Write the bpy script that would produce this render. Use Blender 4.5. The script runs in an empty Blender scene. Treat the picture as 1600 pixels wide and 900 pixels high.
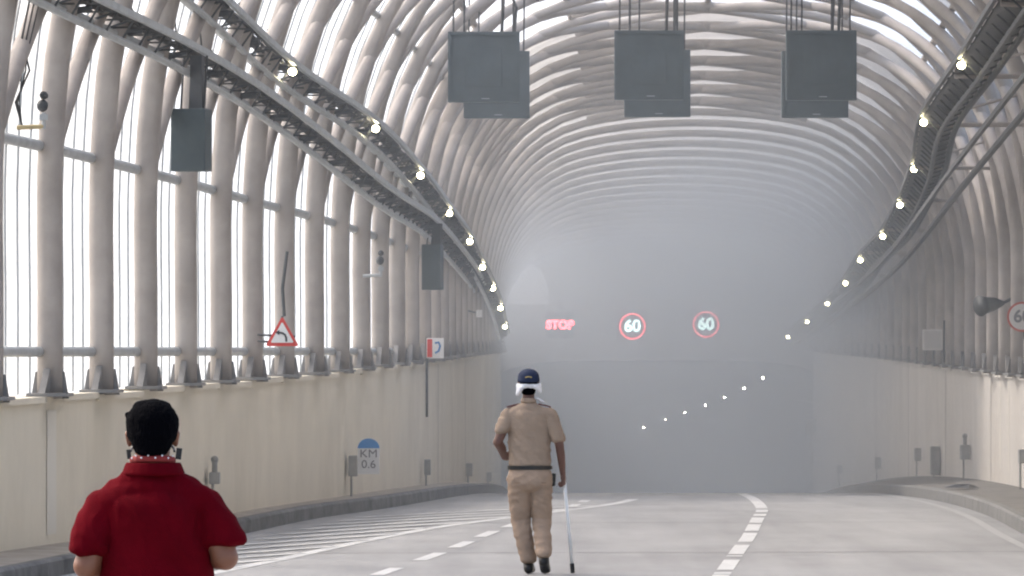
import bpy, bmesh, math, random
import numpy as np
from mathutils import Vector, Matrix, noise
R = math.radians
random.seed(7)
sc = bpy.context.scene
col = sc.collection

# ------------------------------------------------------------------ camera
F = 12000.0; H = 1.9; HY = 547.0
cd = bpy.data.cameras.new('camera'); cam = bpy.data.objects.new('camera', cd); col.objects.link(cam)
cd.sensor_width = 36; cd.lens = 36 * F / 1600; cd.clip_start = 0.5; cd.clip_end = 6000
cam.location = (0, 0, H); cam.rotation_euler = (R(90) + math.atan((HY - 450) / F), 0, 0)
sc.camera = cam

# ------------------------------------------------------------------ world, sun, exposure
SUN_EL, SUN_AZ = 48, -58          # azimuth from +Y, negative = left of the view
w = bpy.data.worlds.new('World'); sc.world = w; w.use_nodes = True
nt = w.node_tree; nt.nodes.clear()
sky = nt.nodes.new('ShaderNodeTexSky'); sky.sky_type = 'NISHITA'; sky.sun_disc = False
sky.sun_elevation = R(SUN_EL); sky.sun_rotation = R(SUN_AZ)
sky.air_density = 1.0; sky.dust_density = 4.5; sky.ozone_density = 0.6
bgn = nt.nodes.new('ShaderNodeBackground'); bgn.inputs[1].default_value = 0.15
wo = nt.nodes.new('ShaderNodeOutputWorld')
nt.links.new(sky.outputs[0], bgn.inputs[0]); nt.links.new(bgn.outputs[0], wo.inputs[0])
sd = bpy.data.lights.new('sun', 'SUN'); sd.energy = 1.0; sd.angle = R(20); sd.color = (1, 0.95, 0.88)
sun = bpy.data.objects.new('sun', sd); col.objects.link(sun)
sv = Vector((math.sin(R(SUN_AZ)) * math.cos(R(SUN_EL)), math.cos(R(SUN_AZ)) * math.cos(R(SUN_EL)), math.sin(R(SUN_EL))))
sun.rotation_euler = sv.to_track_quat('Z', 'Y').to_euler()
sc.view_settings.view_transform = 'Standard'; sc.view_settings.look = 'None'
sc.view_settings.exposure = 1.48; sc.view_settings.gamma = 1
cy = sc.cycles
cy.max_bounces = 8; cy.diffuse_bounces = 4; cy.glossy_bounces = 2; cy.transmission_bounces = 4
cy.transparent_max_bounces = 12; cy.volume_bounces = 2; cy.use_denoising = True
cy.volume_step_rate = 1.0; cy.volume_max_steps = 64
cy.sample_clamp_indirect = 6; cy.use_adaptive_sampling = True; cy.adaptive_threshold = 0.02
cy.filter_width = 2.1; cy.caustics_reflective = False; cy.caustics_refractive = False

# ------------------------------------------------------------------ helpers
def at(x, y, Y):
    return Vector(((x - 800) * Y / F, Y, H - (y - HY) * Y / F))

def curve(tab):
    xs = np.array([p[0] for p in tab], float); ys = np.array([p[1] for p in tab], float)
    m = np.gradient(ys, xs)
    def f(x):
        if x <= xs[0]: return float(ys[0] + m[0] * (x - xs[0]))
        if x >= xs[-1]: return float(ys[-1] + m[-1] * (x - xs[-1]))
        i = int(np.searchsorted(xs, x) - 1); i = max(0, min(len(xs) - 2, i))
        h = xs[i+1] - xs[i]; t = (x - xs[i]) / h
        return float((2*t**3-3*t**2+1)*ys[i] + (t**3-2*t**2+t)*h*m[i] + (-2*t**3+3*t**2)*ys[i+1] + (t**3-t**2)*h*m[i+1])
    return f

MATS = {}
def mat(name, c, rough=0.7, metal=0.0, var=0.0, vscale=3.0, bump=0.0, bscale=40.0, spec=0.4, c2=None, stretch=(1, 1, 1), emit=None, estr=0):
    if name in MATS: return MATS[name]
    m = bpy.data.materials.new(name); m.use_nodes = True; n = m.node_tree; b = n.nodes['Principled BSDF']
    b.inputs['Roughness'].default_value = rough; b.inputs['Metallic'].default_value = metal
    b.inputs['Specular IOR Level'].default_value = spec
    b.inputs['Base Color'].default_value = (*c, 1)
    if emit: b.inputs['Emission Color'].default_value = (*emit, 1); b.inputs['Emission Strength'].default_value = estr
    tc = n.nodes.new('ShaderNodeTexCoord'); mp = n.nodes.new('ShaderNodeMapping'); mp.inputs['Scale'].default_value = stretch
    n.links.new(tc.outputs['Object'], mp.inputs[0])
    if var > 0 or c2:
        t = n.nodes.new('ShaderNodeTexNoise'); t.inputs['Scale'].default_value = vscale; t.inputs['Detail'].default_value = 8; t.inputs['Roughness'].default_value = 0.62
        n.links.new(mp.outputs[0], t.inputs[0])
        cr = n.nodes.new('ShaderNodeValToRGB'); cr.color_ramp.elements[0].position = 0.3; cr.color_ramp.elements[1].position = 0.7
        lo = c2 if c2 else tuple(v * (1 - var) for v in c); hi = c if c2 else tuple(min(1, v * (1 + var)) for v in c)
        cr.color_ramp.elements[0].color = (*lo, 1); cr.color_ramp.elements[1].color = (*hi, 1)
        n.links.new(t.outputs[0], cr.inputs[0]); n.links.new(cr.outputs[0], b.inputs['Base Color'])
    if bump > 0:
        t2 = n.nodes.new('ShaderNodeTexNoise'); t2.inputs['Scale'].default_value = bscale; t2.inputs['Detail'].default_value = 6
        n.links.new(mp.outputs[0], t2.inputs[0])
        bp = n.nodes.new('ShaderNodeBump'); bp.inputs['Strength'].default_value = bump; bp.inputs['Distance'].default_value = 0.02
        n.links.new(t2.outputs[0], bp.inputs['Height']); n.links.new(bp.outputs[0], b.inputs['Normal'])
    MATS[name] = m; return m

def sheet_mat(name, c, thru, clear, lines=0.0):
    """thin cladding sheet: part diffuse, part translucent, part see-through"""
    m = bpy.data.materials.new(name); m.use_nodes = True; n = m.node_tree; n.nodes.clear()
    o = n.nodes.new('ShaderNodeOutputMaterial'); d = n.nodes.new('ShaderNodeBsdfDiffuse'); t = n.nodes.new('ShaderNodeBsdfTranslucent'); p = n.nodes.new('ShaderNodeBsdfTransparent')
    tc = n.nodes.new('ShaderNodeTexCoord'); nz = n.nodes.new('ShaderNodeTexNoise'); nz.inputs['Scale'].default_value = 0.9; nz.inputs['Detail'].default_value = 6
    n.links.new(tc.outputs['Object'], nz.inputs[0])
    cr = n.nodes.new('ShaderNodeValToRGB'); cr.color_ramp.elements[0].position = .3; cr.color_ramp.elements[1].position = .7
    cr.color_ramp.elements[0].color = (*[v * .72 for v in c], 1); cr.color_ramp.elements[1].color = (*c, 1)
    n.links.new(nz.outputs[0], cr.inputs[0])
    n.links.new(cr.outputs[0], d.inputs[0]); n.links.new(cr.outputs[0], t.inputs[0])
    a = n.nodes.new('ShaderNodeMixShader'); a.inputs[0].default_value = thru
    n.links.new(d.outputs[0], a.inputs[1]); n.links.new(t.outputs[0], a.inputs[2])
    b = n.nodes.new('ShaderNodeMixShader'); b.inputs[0].default_value = clear
    n.links.new(a.outputs[0], b.inputs[1]); n.links.new(p.outputs[0], b.inputs[2]); n.links.new(b.outputs[0], o.inputs[0])
    MATS[name] = m; return m

def tag(o, label=None, cat=None, group=None, kind=None):
    if label: o['label'] = label
    if cat: o['category'] = cat
    if group: o['group'] = group
    if kind: o['kind'] = kind
    return o

def empty(name, loc=(0, 0, 0), label=None, cat=None, group=None, rz=0):
    o = bpy.data.objects.new(name, None); col.objects.link(o); o.location = loc; o.rotation_euler.z = rz
    o.empty_display_size = .1
    return tag(o, label, cat, group)

class MB:
    def __init__(s): s.v = []; s.f = []; s.mi = []; s.cur = 0
    def add(s, vs, fs):
        k = len(s.v); s.v += [tuple(v) for v in vs]; s.f += [tuple(k + i for i in f) for f in fs]; s.mi += [s.cur] * len(fs); return s
    def box(s, c, size, rot=None):
        hx, hy, hz = [d / 2 for d in size]; vs = [Vector((x, y, z)) for x in (-hx, hx) for y in (-hy, hy) for z in (-hz, hz)]
        if rot is not None: vs = [rot @ v for v in vs]
        c = Vector(c); return s.add([c + v for v in vs], [(0,1,3,2),(4,6,7,5),(0,4,5,1),(2,3,7,6),(0,2,6,4),(1,5,7,3)])
    def tube(s, pts, r, n=8, up=Vector((0, 1, 0)), r2=None, cap=True, power=2.0):
        """sweep; r along 'up', r2 across; power>2 squares the section"""
        pts = [Vector(p) for p in pts]; rings = []
        rr = r if callable(r) else (lambda t: r); rb = (r2 if callable(r2) else (lambda t: r2)) if r2 is not None else None
        for i, p in enumerate(pts):
            d = (pts[min(i+1, len(pts)-1)] - pts[max(i-1, 0)]).normalized()
            u = up - d * up.dot(d)
            if u.length < 1e-4: u = Vector((1, 0, 0)) - d * d.x
            u.normalize(); v = d.cross(u); a = rr(i / (len(pts)-1)); b = rb(i / (len(pts)-1)) if rb is not None else a
            ring = []
            for k in range(n):
                t = 2 * math.pi * (k + .5) / n; cx, sx = math.cos(t), math.sin(t)
                q = 2 / power; ring.append(p + u * a * math.copysign(abs(cx) ** q, cx) + v * b * math.copysign(abs(sx) ** q, sx))
            rings.append(ring)
        vs = [v for rg in rings for v in rg]; fs = []
        for i in range(len(pts)-1):
            for k in range(n): fs.append((i*n+k, i*n+(k+1) % n, (i+1)*n+(k+1) % n, (i+1)*n+k))
        if cap: fs.append(tuple(range(n-1, -1, -1))); fs.append(tuple((len(pts)-1)*n + k for k in range(n)))
        return s.add(vs, fs)
    def prism(s, outline, d):
        """outline = list of 3D points, extruded by vector d"""
        n = len(outline); o = [Vector(p) for p in outline]; d = Vector(d)
        return s.add(o + [p + d for p in o], [tuple(range(n)), tuple(range(2*n-1, n-1, -1))] + [(i, i+n, (i+1) % n + n, (i+1) % n) for i in range(n)])
    def sph(s, c, r, n=12, m=8):
        c = Vector(c); rx, ry, rz = (r, r, r) if not hasattr(r, '__len__') else r
        vs = [c + Vector((0, 0, rz))]; 
        for j in range(1, m):
            a = math.pi * j / m
            for k in range(n): b = 2*math.pi*k/n; vs.append(c + Vector((rx*math.sin(a)*math.cos(b), ry*math.sin(a)*math.sin(b), rz*math.cos(a))))
        vs.append(c - Vector((0, 0, rz))); fs = [(0, 1+k, 1+(k+1) % n) for k in range(n)]
        for j in range(m-2):
            for k in range(n): fs.append((1+j*n+k, 1+(j+1)*n+k, 1+(j+1)*n+(k+1) % n, 1+j*n+(k+1) % n))
        L = len(vs)-1; fs += [(L, 1+(m-2)*n+(k+1) % n, 1+(m-2)*n+k) for k in range(n)]
        return s.add(vs, fs)
    def strip(s, A, B):
        n = len(A); return s.add(list(A) + list(B), [(i, i+1, n+i+1, n+i) for i in range(n-1)])
    def build(s, name, m, parent=None, smooth=False, bevel=0, loc=None):
        me = bpy.data.meshes.new(name); me.from_pydata([tuple(v) for v in s.v], [], s.f)
        ms = m if isinstance(m, (list, tuple)) else [m]
        for k in ms: me.materials.append(k)
        bm = bmesh.new(); bm.from_mesh(me)
        for f, i in zip(bm.faces, s.mi): f.material_index = i
        bmesh.ops.recalc_face_normals(bm, faces=bm.faces)
        bm.to_mesh(me); bm.free()
        if smooth:
            for p in me.polygons: p.use_smooth = True
        o = bpy.data.objects.new(name, me); col.objects.link(o)
        if parent:
            o.parent = parent
        if loc is not None: o.location = loc
        elif parent is None and name not in ('road',): 
            pass
        if bevel:
            b = o.modifiers.new('bevel', 'BEVEL'); b.width = bevel; b.segments = 2; b.limit_method = 'ANGLE'
        return o

def text_mesh(name, body, size, m, parent=None, loc=(0, 0, 0), ext=0.004, bold=0.0, rz=0, xs=1.0):
    """upright text facing -Y, built at loc"""
    c = bpy.data.curves.new(name, 'FONT'); c.body = body; c.size = size; c.extrude = ext; c.align_x = 'CENTER'; c.align_y = 'CENTER'; c.offset = bold
    t = bpy.data.objects.new('tmp', c); col.objects.link(t)
    me = bpy.data.meshes.new_from_object(t.evaluated_get(bpy.context.evaluated_depsgraph_get()))
    bpy.data.objects.remove(t)
    me.name = name; me.transform(Matrix.Rotation(R(90), 4, 'X') @ Matrix.Diagonal((xs, 1, 1, 1))); me.materials.clear(); me.materials.append(m)
    o = bpy.data.objects.new(name, me); col.objects.link(o); o.location = loc; o.rotation_euler.z = rz
    if parent: o.parent = parent
    return o

# ------------------------------------------------------------------ plan of the place (Y = metres from the camera)
XL = curve([(-40,-8.2),(0,-7.6),(30,-6.9),(50,-5.7),(58,-5.0),(66,-4.38),(68.5,-4.1),(71.5,-3.8),(74.5,-3.53),(77.5,-3.27),(80.5,-3.03),(83.5,-2.8),(90.5,-2.2),(100,-1.58),(108,-1.2),(116,-.95),(124,-.76),(132,-.6),(140,-.47),(150,-.35),(165,-.27),(180,-.25)])
XR = curve([(-40,6.5),(0,6.3),(40,6.2),(70,6.35),(85,6.5),(100,6.67),(116,6.8),(139,6.95),(168,7.02),(180,7.06)])
KL = curve([(-40,-7.3),(0,-6.7),(30,-6.0),(50,-4.95),(65.4,-3.74),(80.6,-2.69),(87.4,-2.2),(93.4,-1.62),(105,-.95),(115,-.6),(130,-.25),(150,.0),(180,.35)])
KR = curve([(-40,5.3),(0,5.1),(40,5.05),(70,5.15),(79,5.27),(87.7,5.48),(96,5.6),(104,5.64),(111,5.62),(120,5.7),(140,5.95),(165,6.2),(180,6.3)])
ZT = curve([(-40,1.3),(0,1.3),(50,1.4),(66,1.455),(79,1.53),(90,1.6),(100,1.68),(120,1.78),(180,1.86)])
ZTR = curve([(-40,1.3),(0,1.3),(50,1.4),(80,1.47),(100,1.54),(120,1.63),(150,1.76),(180,1.86)])
ZC = curve([(-10,9.0),(50,8.9),(60,8.7),(75,8.3),(95,7.5),(105,7.1),(120,6.4),(140,5.7),(160,5.05),(182,4.5)])
def ZG(Y):
    if Y < 80: return 0.0
    u = Y - 80
    if u < 115: return -0.00021 * u * u
    return -0.00021 * 115**2 - 0.0483 * (u - 115)
RLX = curve([(76,-2.96),(84,-2.40),(92,-1.633),(100,-1.19),(108,-.882),(116,-.638),(124,-.475),(132,-.33),(140,-.21),(148,-.136),(156,-.08)])
RLZ = curve([(60,6.1),(76,5.38),(84,4.94),(92,4.545),(100,4.167),(108,3.817),(116,3.534),(124,3.233),(132,2.956),(140,2.658),(148,2.344),(156,2.1)])
RRp = [(1502,103),(1443,192),(1428,265),(1406,321),(1379,370),(1344,407),(1321,443),(1293,475),(1261,503),(1231,527)]
RRt = [at(x, y, 85 + 10 * i) for i, (x, y) in enumerate(RRp)]
RRX = curve([(60,4.86),(77,4.93)] + [(p.y, p.x) for p in RRt]); RRZ = curve([(60,6.1),(77,5.42)] + [(p.y, p.z) for p in RRt])
def YS(a, b, step):
    n = max(1, round((b - a) / step)); return [a + (b - a) * i / n for i in range(n + 1)]

# arch profile, normalised: u -1..1 across, v 0..1 up
PROF = [(-1,0),(-1.0,.12),(-1.0,.3),(-.985,.45),(-.94,.6),(-.86,.735),(-.75,.84),(-.6,.925),(-.4,.972),(-.2,.993),(0,1)]
PROF = PROF + [(-a, b) for a, b in PROF[-2::-1]]
_t = np.zeros(len(PROF))
for i in range(1, len(PROF)): _t[i] = _t[i-1] + math.hypot((PROF[i][0]-PROF[i-1][0]) * 4.2, (PROF[i][1]-PROF[i-1][1]) * 6)
_t /= _t[-1]; PU = curve([(t, p[0]) for t, p in zip(_t, PROF)]); PV = curve([(t, p[1]) for t, p in zip(_t, PROF)])
def arch(Y, t, off=0.0):
    xl, xr = XL(Y) - .02, XR(Y) + .02; c = (xl + xr) / 2; a = (xr - xl) / 2 + off
    zb = ZT(Y) * (1 - t) + ZTR(Y) * t; h = ZC(Y) + off - zb
    return Vector((c + a * PU(t), Y, zb + h * PV(t)))

# ------------------------------------------------------------------ materials
concrete_road = mat('road_concrete', (.33, .328, .325), .75, var=.16, vscale=.35, bump=.25, bscale=30, stretch=(1.6, .5, 1))
def road_layers():
    m = concrete_road; n = m.node_tree; b = n.nodes['Principled BSDF']; old = b.inputs['Base Color'].links[0].from_socket
    tc = n.nodes.new('ShaderNodeTexCoord'); mp = n.nodes.new('ShaderNodeMapping'); mp.inputs['Scale'].default_value = (2.2, .09, 1)
    nz = n.nodes.new('ShaderNodeTexNoise'); nz.inputs['Scale'].default_value = 1.1; nz.inputs['Detail'].default_value = 7
    n.links.new(tc.outputs['Object'], mp.inputs[0]); n.links.new(mp.outputs[0], nz.inputs[0])
    cr = n.nodes.new('ShaderNodeValToRGB'); cr.color_ramp.elements[0].position = .35; cr.color_ramp.elements[1].position = .62
    cr.color_ramp.elements[0].color = (.86, .86, .865, 1); cr.color_ramp.elements[1].color = (1, 1, 1, 1)
    n.links.new(nz.outputs[0], cr.inputs[0])
    mx = n.nodes.new('ShaderNodeMix'); mx.data_type = 'RGBA'; mx.blend_type = 'MULTIPLY'; mx.inputs[0].default_value = 1
    n.links.new(old, mx.inputs[6]); n.links.new(cr.outputs[0], mx.inputs[7]); n.links.new(mx.outputs[2], b.inputs['Base Color'])
road_layers()
white_paint = mat('road_paint', (.70, .70, .685), .6, var=.12, vscale=6, c2=(.48, .48, .47))
joint_m = mat('road_joint', (.12, .12, .12), .8)
pave_m = mat('footpath_stone', (.36, .32, .27), .85, var=.2, vscale=2.5, bump=.3)
pave_dark = mat('footpath_dirty', (.17, .16, .145), .85, var=.25, vscale=2.0, bump=.3)
kerb_m = mat('kerb_worn', (.2, .2, .2), .8, c2=(.07, .07, .07), vscale=3.2, stretch=(1, .6, 1))
def wall_mat(name, c, dirt):
    m = mat(name, c, .8, var=.06, vscale=.8, bump=.15, bscale=18)
    n = m.node_tree; b = n.nodes['Principled BSDF']; old = b.inputs['Base Color'].links[0].from_socket
    tc = n.nodes.new('ShaderNodeTexCoord'); mp = n.nodes.new('ShaderNodeMapping'); mp.inputs['Scale'].default_value = (.25, .16, .10)
    nz = n.nodes.new('ShaderNodeTexNoise'); nz.inputs['Scale'].default_value = 2.2; nz.inputs['Detail'].default_value = 9; nz.inputs['Roughness'].default_value = .7
    n.links.new(tc.outputs['Object'], mp.inputs[0]); n.links.new(mp.outputs[0], nz.inputs[0])
    cr = n.nodes.new('ShaderNodeValToRGB'); cr.color_ramp.elements[0].position = .36; cr.color_ramp.elements[1].position = .56
    cr.color_ramp.elements[0].color = (*dirt, 1); cr.color_ramp.elements[1].color = (1, 1, 1, 1)
    n.links.new(nz.outputs[0], cr.inputs[0])
    mx = n.nodes.new('ShaderNodeMix'); mx.data_type = 'RGBA'; mx.blend_type = 'MULTIPLY'; mx.inputs[0].default_value = 1
    n.links.new(old, mx.inputs[6]); n.links.new(cr.outputs[0], mx.inputs[7]); n.links.new(mx.outputs[2], b.inputs['Base Color'])
    return m
wallL_m = wall_mat('wall_cream', (.73, .67, .555), (.91, .90, .88))
wallR_m = wall_mat('wall_grey_cream', (.64, .60, .545), (.92, .91, .90))
head_m = wall_mat('portal_concrete', (.36, .355, .345), (.8, .8, .8))
pale_m = mat('pale_patch_grey', (.66, .66, .66), .8, var=.05)
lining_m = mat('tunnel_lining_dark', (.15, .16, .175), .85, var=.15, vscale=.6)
steel_m = mat('cream_painted_steel', (.42, .383, .352), .85, spec=.2, var=.1, vscale=1.8, c2=(.29, .262, .24))
galv_m = mat('galvanised_steel', (.42, .44, .45), .5, .3, var=.15, vscale=5)
dark_steel = mat('dark_grey_steel', (.085, .09, .095), .55, .2, var=.2, vscale=4)
gusset_m = mat('grey_gusset_steel', (.22, .215, .21), .6, .1, var=.2)
box_m = mat('slate_housing', (.072, .094, .103), .5, .1, var=.15, vscale=4)
black_m = mat('black_plastic', (.012, .012, .013), .45)
wire_m = mat('cable_rubber', (.05, .05, .05), .6)
greyb_m = mat('grey_junction_box', (.31, .305, .29), .6, var=.2)
glaz_clear = sheet_mat('clear_glazing', (.92, .94, .95), .85, .62)
clad_mid = sheet_mat('translucent_cladding', (.80, .77, .73), .30, .01)
clad_side = sheet_mat('side_cladding', (.86, .84, .82), .62, .12)
clad_right = sheet_mat('right_cladding', (.66, .62, .58), .28, .0)  # darker, less translucent sheet for the right side
lamp_m = mat('lamp_glow', (.9, .9, .8), .4, emit=(1, .88, .55), estr=22)
red_em = mat('red_led', (.3, .02, .02), .5, emit=(1, .07, .09), estr=8)
white_em = mat('white_led', (.5, .5, .5), .5, emit=(.72, 1, .95), estr=2.6)
sign_white = mat('sign_white', (.8, .8, .8), .5); sign_red = mat('sign_red', (.62, .05, .04), .5)
sign_black = mat('sign_black', (.03, .03, .035), .5); sign_blue = mat('sign_blue', (.04, .2, .5), .5)
digit_grey = mat('faded_digit', (.22, .22, .23), .6)
ground_m = mat('earth', (.28, .27, .24), .9, var=.3, vscale=.05)

# ------------------------------------------------------------------ setting: ground, road, footpaths, markings
g = MB(); gy = YS(-60, 420, 6)
for sgn, XX in ((-1, lambda Y: XL(Y) - .3), (1, lambda Y: XR(Y) + .3)):
    A = [Vector((XX(min(Y, 180)), Y, .6)) for Y in gy]; B = [Vector((sgn * 2500, Y, .6)) for Y in gy]; g.strip(A, B)
g.strip([Vector((-2500, -60, .6)), Vector((2500, -60, .6))], [Vector((-2500, -900, .2)), Vector((2500, -900, .2))])
g.strip([Vector((-2500, 420, .6)), Vector((2500, 420, .6))], [Vector((-2500, 4000, .6)), Vector((2500, 4000, .6))])
tag(g.build('ground', ground_m), kind='structure')

def cx_tunnel(Y): return TX(Y)
TX = curve([(180,3.38),(190,3.3),(200,3.12),(212,2.9),(224,2.62),(236,2.25),(248,1.85),(260,1.3),(280,.2),(300,-1.2),(330,-3.8)])
ys = YS(-58, 180, 2) + YS(182, 332, 2.5)
def kl(Y): return KL(Y) if Y <= 180 else TX(Y) - 3.0
def kr(Y): return KR(Y) if Y <= 180 else TX(Y) + 2.95
rd = MB(); nc = 7
grid = [[Vector((kl(Y) + (kr(Y) - kl(Y)) * k / (nc-1), Y, ZG(Y))) for k in range(nc)] for Y in ys]
for k in range(nc-1): rd.strip([r[k] for r in grid], [r[k+1] for r in grid])
road = tag(rd.build('road', concrete_road, smooth=True), kind='structure')

def ribbon(path, wd, lift=.004):
    """path of (X,Y); flat painted ribbon on the road"""
    P = [Vector((x, y, 0)) for x, y in path]; L = []; Rr = []
    for i, p in enumerate(P):
        d = (P[min(i+1, len(P)-1)] - P[max(i-1, 0)]).normalized(); n = Vector((-d.y, d.x, 0)) * wd / 2
        for lst, q in ((L, p + n), (Rr, p - n)): lst.append(Vector((q.x, q.y, ZG(q.y) + lift)))
    return L, Rr
def seg(fx, a, b): return [(fx(y), y) for y in YS(a, b, .8)]
SL = curve([(40,-4.6),(55,-3.55),(65.5,-2.54),(68,-2.27),(76.5,-1.45),(82.6,-.76),(87.4,-.05),(98,1.27),(110,1.9)])
DL = curve([(30,-3.2),(50,-2.1),(65.9,-1.07),(70.6,-.753),(75,-.488),(79.4,-.25),(83,-.02),(95,.7),(110,1.2),(160,1.6)])
DR = curve([(30,.1),(50,1.05),(67.5,1.895),(73.3,2.17),(77.8,2.39),(82.3,2.585),(86.4,2.757),(93.4,3.04),(97,3.13),(104,3.27),(110,3.37),(150,3.9)])
line = MB(); A, B = ribbon(seg(SL, 35, 104), .15); line.strip(A, B)
tag(line.build('edge_line', white_paint, road), 'solid white line sweeping across from the hatched area')
def dashes(fx, spans, wd):
    m = MB()
    for a, b in spans: A, B = ribbon(seg(fx, a, b), wd); m.strip(A, B)
    return m
sp = [(64.8 - 4.5*k, 66.9 - 4.5*k) for k in range(1, 8)] + [(64.8,66.9),(69.3,71.9),(73.8,76.2),(78,80.5),(82.3,84.4),(86.8,89),(91.3,93.5),(95.8,98),(100.3,102.6)]
dashes(DL, sp, .13).build('lane_dashes', white_paint, road)
sp = [(66.3 - 4.6*k, 69.5 - 4.6*k) for k in range(1, 8)] + [(65.1,65.6),(66.3,69.5),(70.6,71),(71.4,74.8),(76,79.7),(80.6,83.8),(84.5,87.6),(88.5,90),(91,93),(94,116)]
dashes(DR, sp, .145).build('lane_dashes', white_paint, road)
ht = MB()
for k in range(26):
    y0 = 36 + 2.15 * k
    # starts beside the kerb and runs on a slant until it meets the solid line
    x = KL(y0) + .45; y = y0; pts = [(x, y)]
    while x < SL(y) - .08 and y < y0 + 9: x += .1; y += .31; pts.append((x, y))
    if len(pts) > 2 and y < 98: A, B = ribbon(pts, .16, .008); ht.strip(A, B)
ht.build('hatching', white_paint, road)
er = MB(); A, B = ribbon([(KR(y) - .25, y) for y in YS(30, 125, 1.5)], .1); er.strip(A, B); er.build('edge_line', mat('worn_road_paint', (.44,.44,.43), .7, c2=(.32,.32,.315), vscale=8), road)
jt = MB()
for y in (50, 58, 71.8, 84.5, 97):
    A = [Vector((kl(y) + (kr(y) - kl(y)) * k / 10, y + .25 * k / 10 * 3 - .2, 0)) for k in range(11)]
    for a in A: a.z = ZG(a.y) + .0035
    jt.strip(A, [a + Vector((0, .07, 0)) for a in A])
jt.build('expansion_joint', joint_m, road)

for name, KX, WX, s, mt, lab in (('pavement_left', KL, XL, -1, pave_m, 0), ('pavement_right', KR, XR, 1, pave_dark, 0)):
    yy = YS(-58, 180, 1.5); hk = .15
    p = MB(); ki = [Vector((KX(y) + s * .12, y, ZG(y) + hk)) for y in yy]
    rise = (lambda y: max(0, (y - 95)) * .0035) if s > 0 else (lambda y: 0)
    wi = [Vector((WX(y) - s * .0, y, ZG(y) + hk + .02 + rise(y))) for y in yy]; p.strip(ki, wi)
    pv = tag(p.build(name, mt), kind='structure')
    k = MB()
    n = 0; y = -58.0
    while y < 179:
        y2 = y + .94; a = [Vector((KX(t) , t, ZG(t))) for t in (y, y2)]
        vs = []
        for t in (y, y2 + .018):
            vs += [Vector((KX(t), t, ZG(t) - .1)), Vector((KX(t) + s*.01, t, ZG(t) + hk - .02)), Vector((KX(t) + s*.035, t, ZG(t) + hk + .004)), Vector((KX(t) + s * .125, t, ZG(t) + hk + .004))]
        k.cur = 0 if math.sin(n * 2.7) > -.2 else 1; k.add(vs, [(0,1,5,4),(1,2,6,5),(2,3,7,6)]); n += 1; y += .96
    tag(k.build('kerb', [kerb_m, mat('kerb_pale', (.19,.19,.185), .8, c2=(.11,.11,.11), vscale=4)] if s < 0 else [mat('kerb_weathered', (.22,.213,.2), .8, c2=(.14,.137,.13), vscale=3)] * 2, pv), kind='structure')

# debris on the right hand footpath
d = MB(); q = at(1503, 773, 101); zz = ZG(101) + .185
rnd = random.Random(3); out = [Vector((q.x + .22 * math.cos(a) * (.75 + .5 * rnd.random()), 101 + .5 * math.sin(a) * (.7 + .5 * rnd.random()), zz)) for a in [k * math.pi / 7 for k in range(14)]]
top = [Vector((v.x * .5 + q.x * .5 + .02, v.y * .5 + 50.5, zz + .02 + .03 * rnd.random())) for v in out]
d.add(out + top, [(i, (i+1) % 14, 14 + (i+1) % 14, 14 + i) for i in range(14)] + [tuple(range(14, 28))])
tag(d.build('discarded_sack', black_m), 'flat dark rag lying on the right hand footpath near its kerb', 'rag')

# ------------------------------------------------------------------ retaining walls
for s, X, Z, mt, lab in ((-1, XL, ZT, wallL_m, 'long cream concrete wall along the left footpath, under the bright glazed bays'), (1, XR, ZTR, wallR_m, 'long greyish concrete wall curving along the right footpath into the smoke')):
    yy = YS(-58, 180, 1.5); th = .32
    root = empty('retaining_wall', (X(60), 60, 0), lab, 'wall')
    m = MB(); off = Vector((-X(60), -60, 0)); prev = None
    fr = lambda y, dx, z: Vector((X(y) + s * dx, y, z)) + off
    rows = [[fr(y, 0, ZG(y) - .2), fr(y, 0, Z(y) - .0), fr(y, th, Z(y)), fr(y, th, .4)] for y in yy]
    for k in range(3): m.strip([r[k] for r in rows], [r[k+1] for r in rows])
    m.build('panel', mt, root)
    cp = MB(); n = 0
    y = -58.0
    while y < 178:
        a, b = y, min(y + 3.0, 180); jig = .012 * math.sin(n * 2.3); vs = []
        for t in (a, b - .02):
            vs += [fr(t, -.035, Z(t) - .035 + jig), fr(t, -.035, Z(t) + .02 + jig), fr(t, th + .02, Z(t) + .02 + jig), fr(t, th + .02, Z(t) - .035 + jig)]
        cp.add(vs, [(0,1,5,4),(1,2,6,5),(2,3,7,6),(3,0,4,7),(0,3,2,1),(4,5,6,7)]); n += 1; y += 3.0
    cp.build('coping', mt, root)
    # vertical joints
    jm = MB()
    for y in ([111.5, 124, 140, 156] if s < 0 else [108, 121, 134, 147, 160]):
        jm.add([fr(t, -.004, z) for t in (y, y + .09) for z in (ZG(y) + .16, Z(y) - .04)], [(0, 1, 3, 2)])
    jm.build('joint', mat('wall_joint', (.2, .18, .16), .9), root)
    pj = MB()
    for y in ([68.2] if s < 0 else [103.5, 105.5]):
        pj.add([fr(t, -.004, z) for t in (y, y + (.5 if s < 0 else .3)) for z in (.26, Z(y) - .1)], [(0, 1, 3, 2)])
    pj.build('sealed_joint', mat('pale_sealant', (.72, .68, .6), .7), root)

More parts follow.
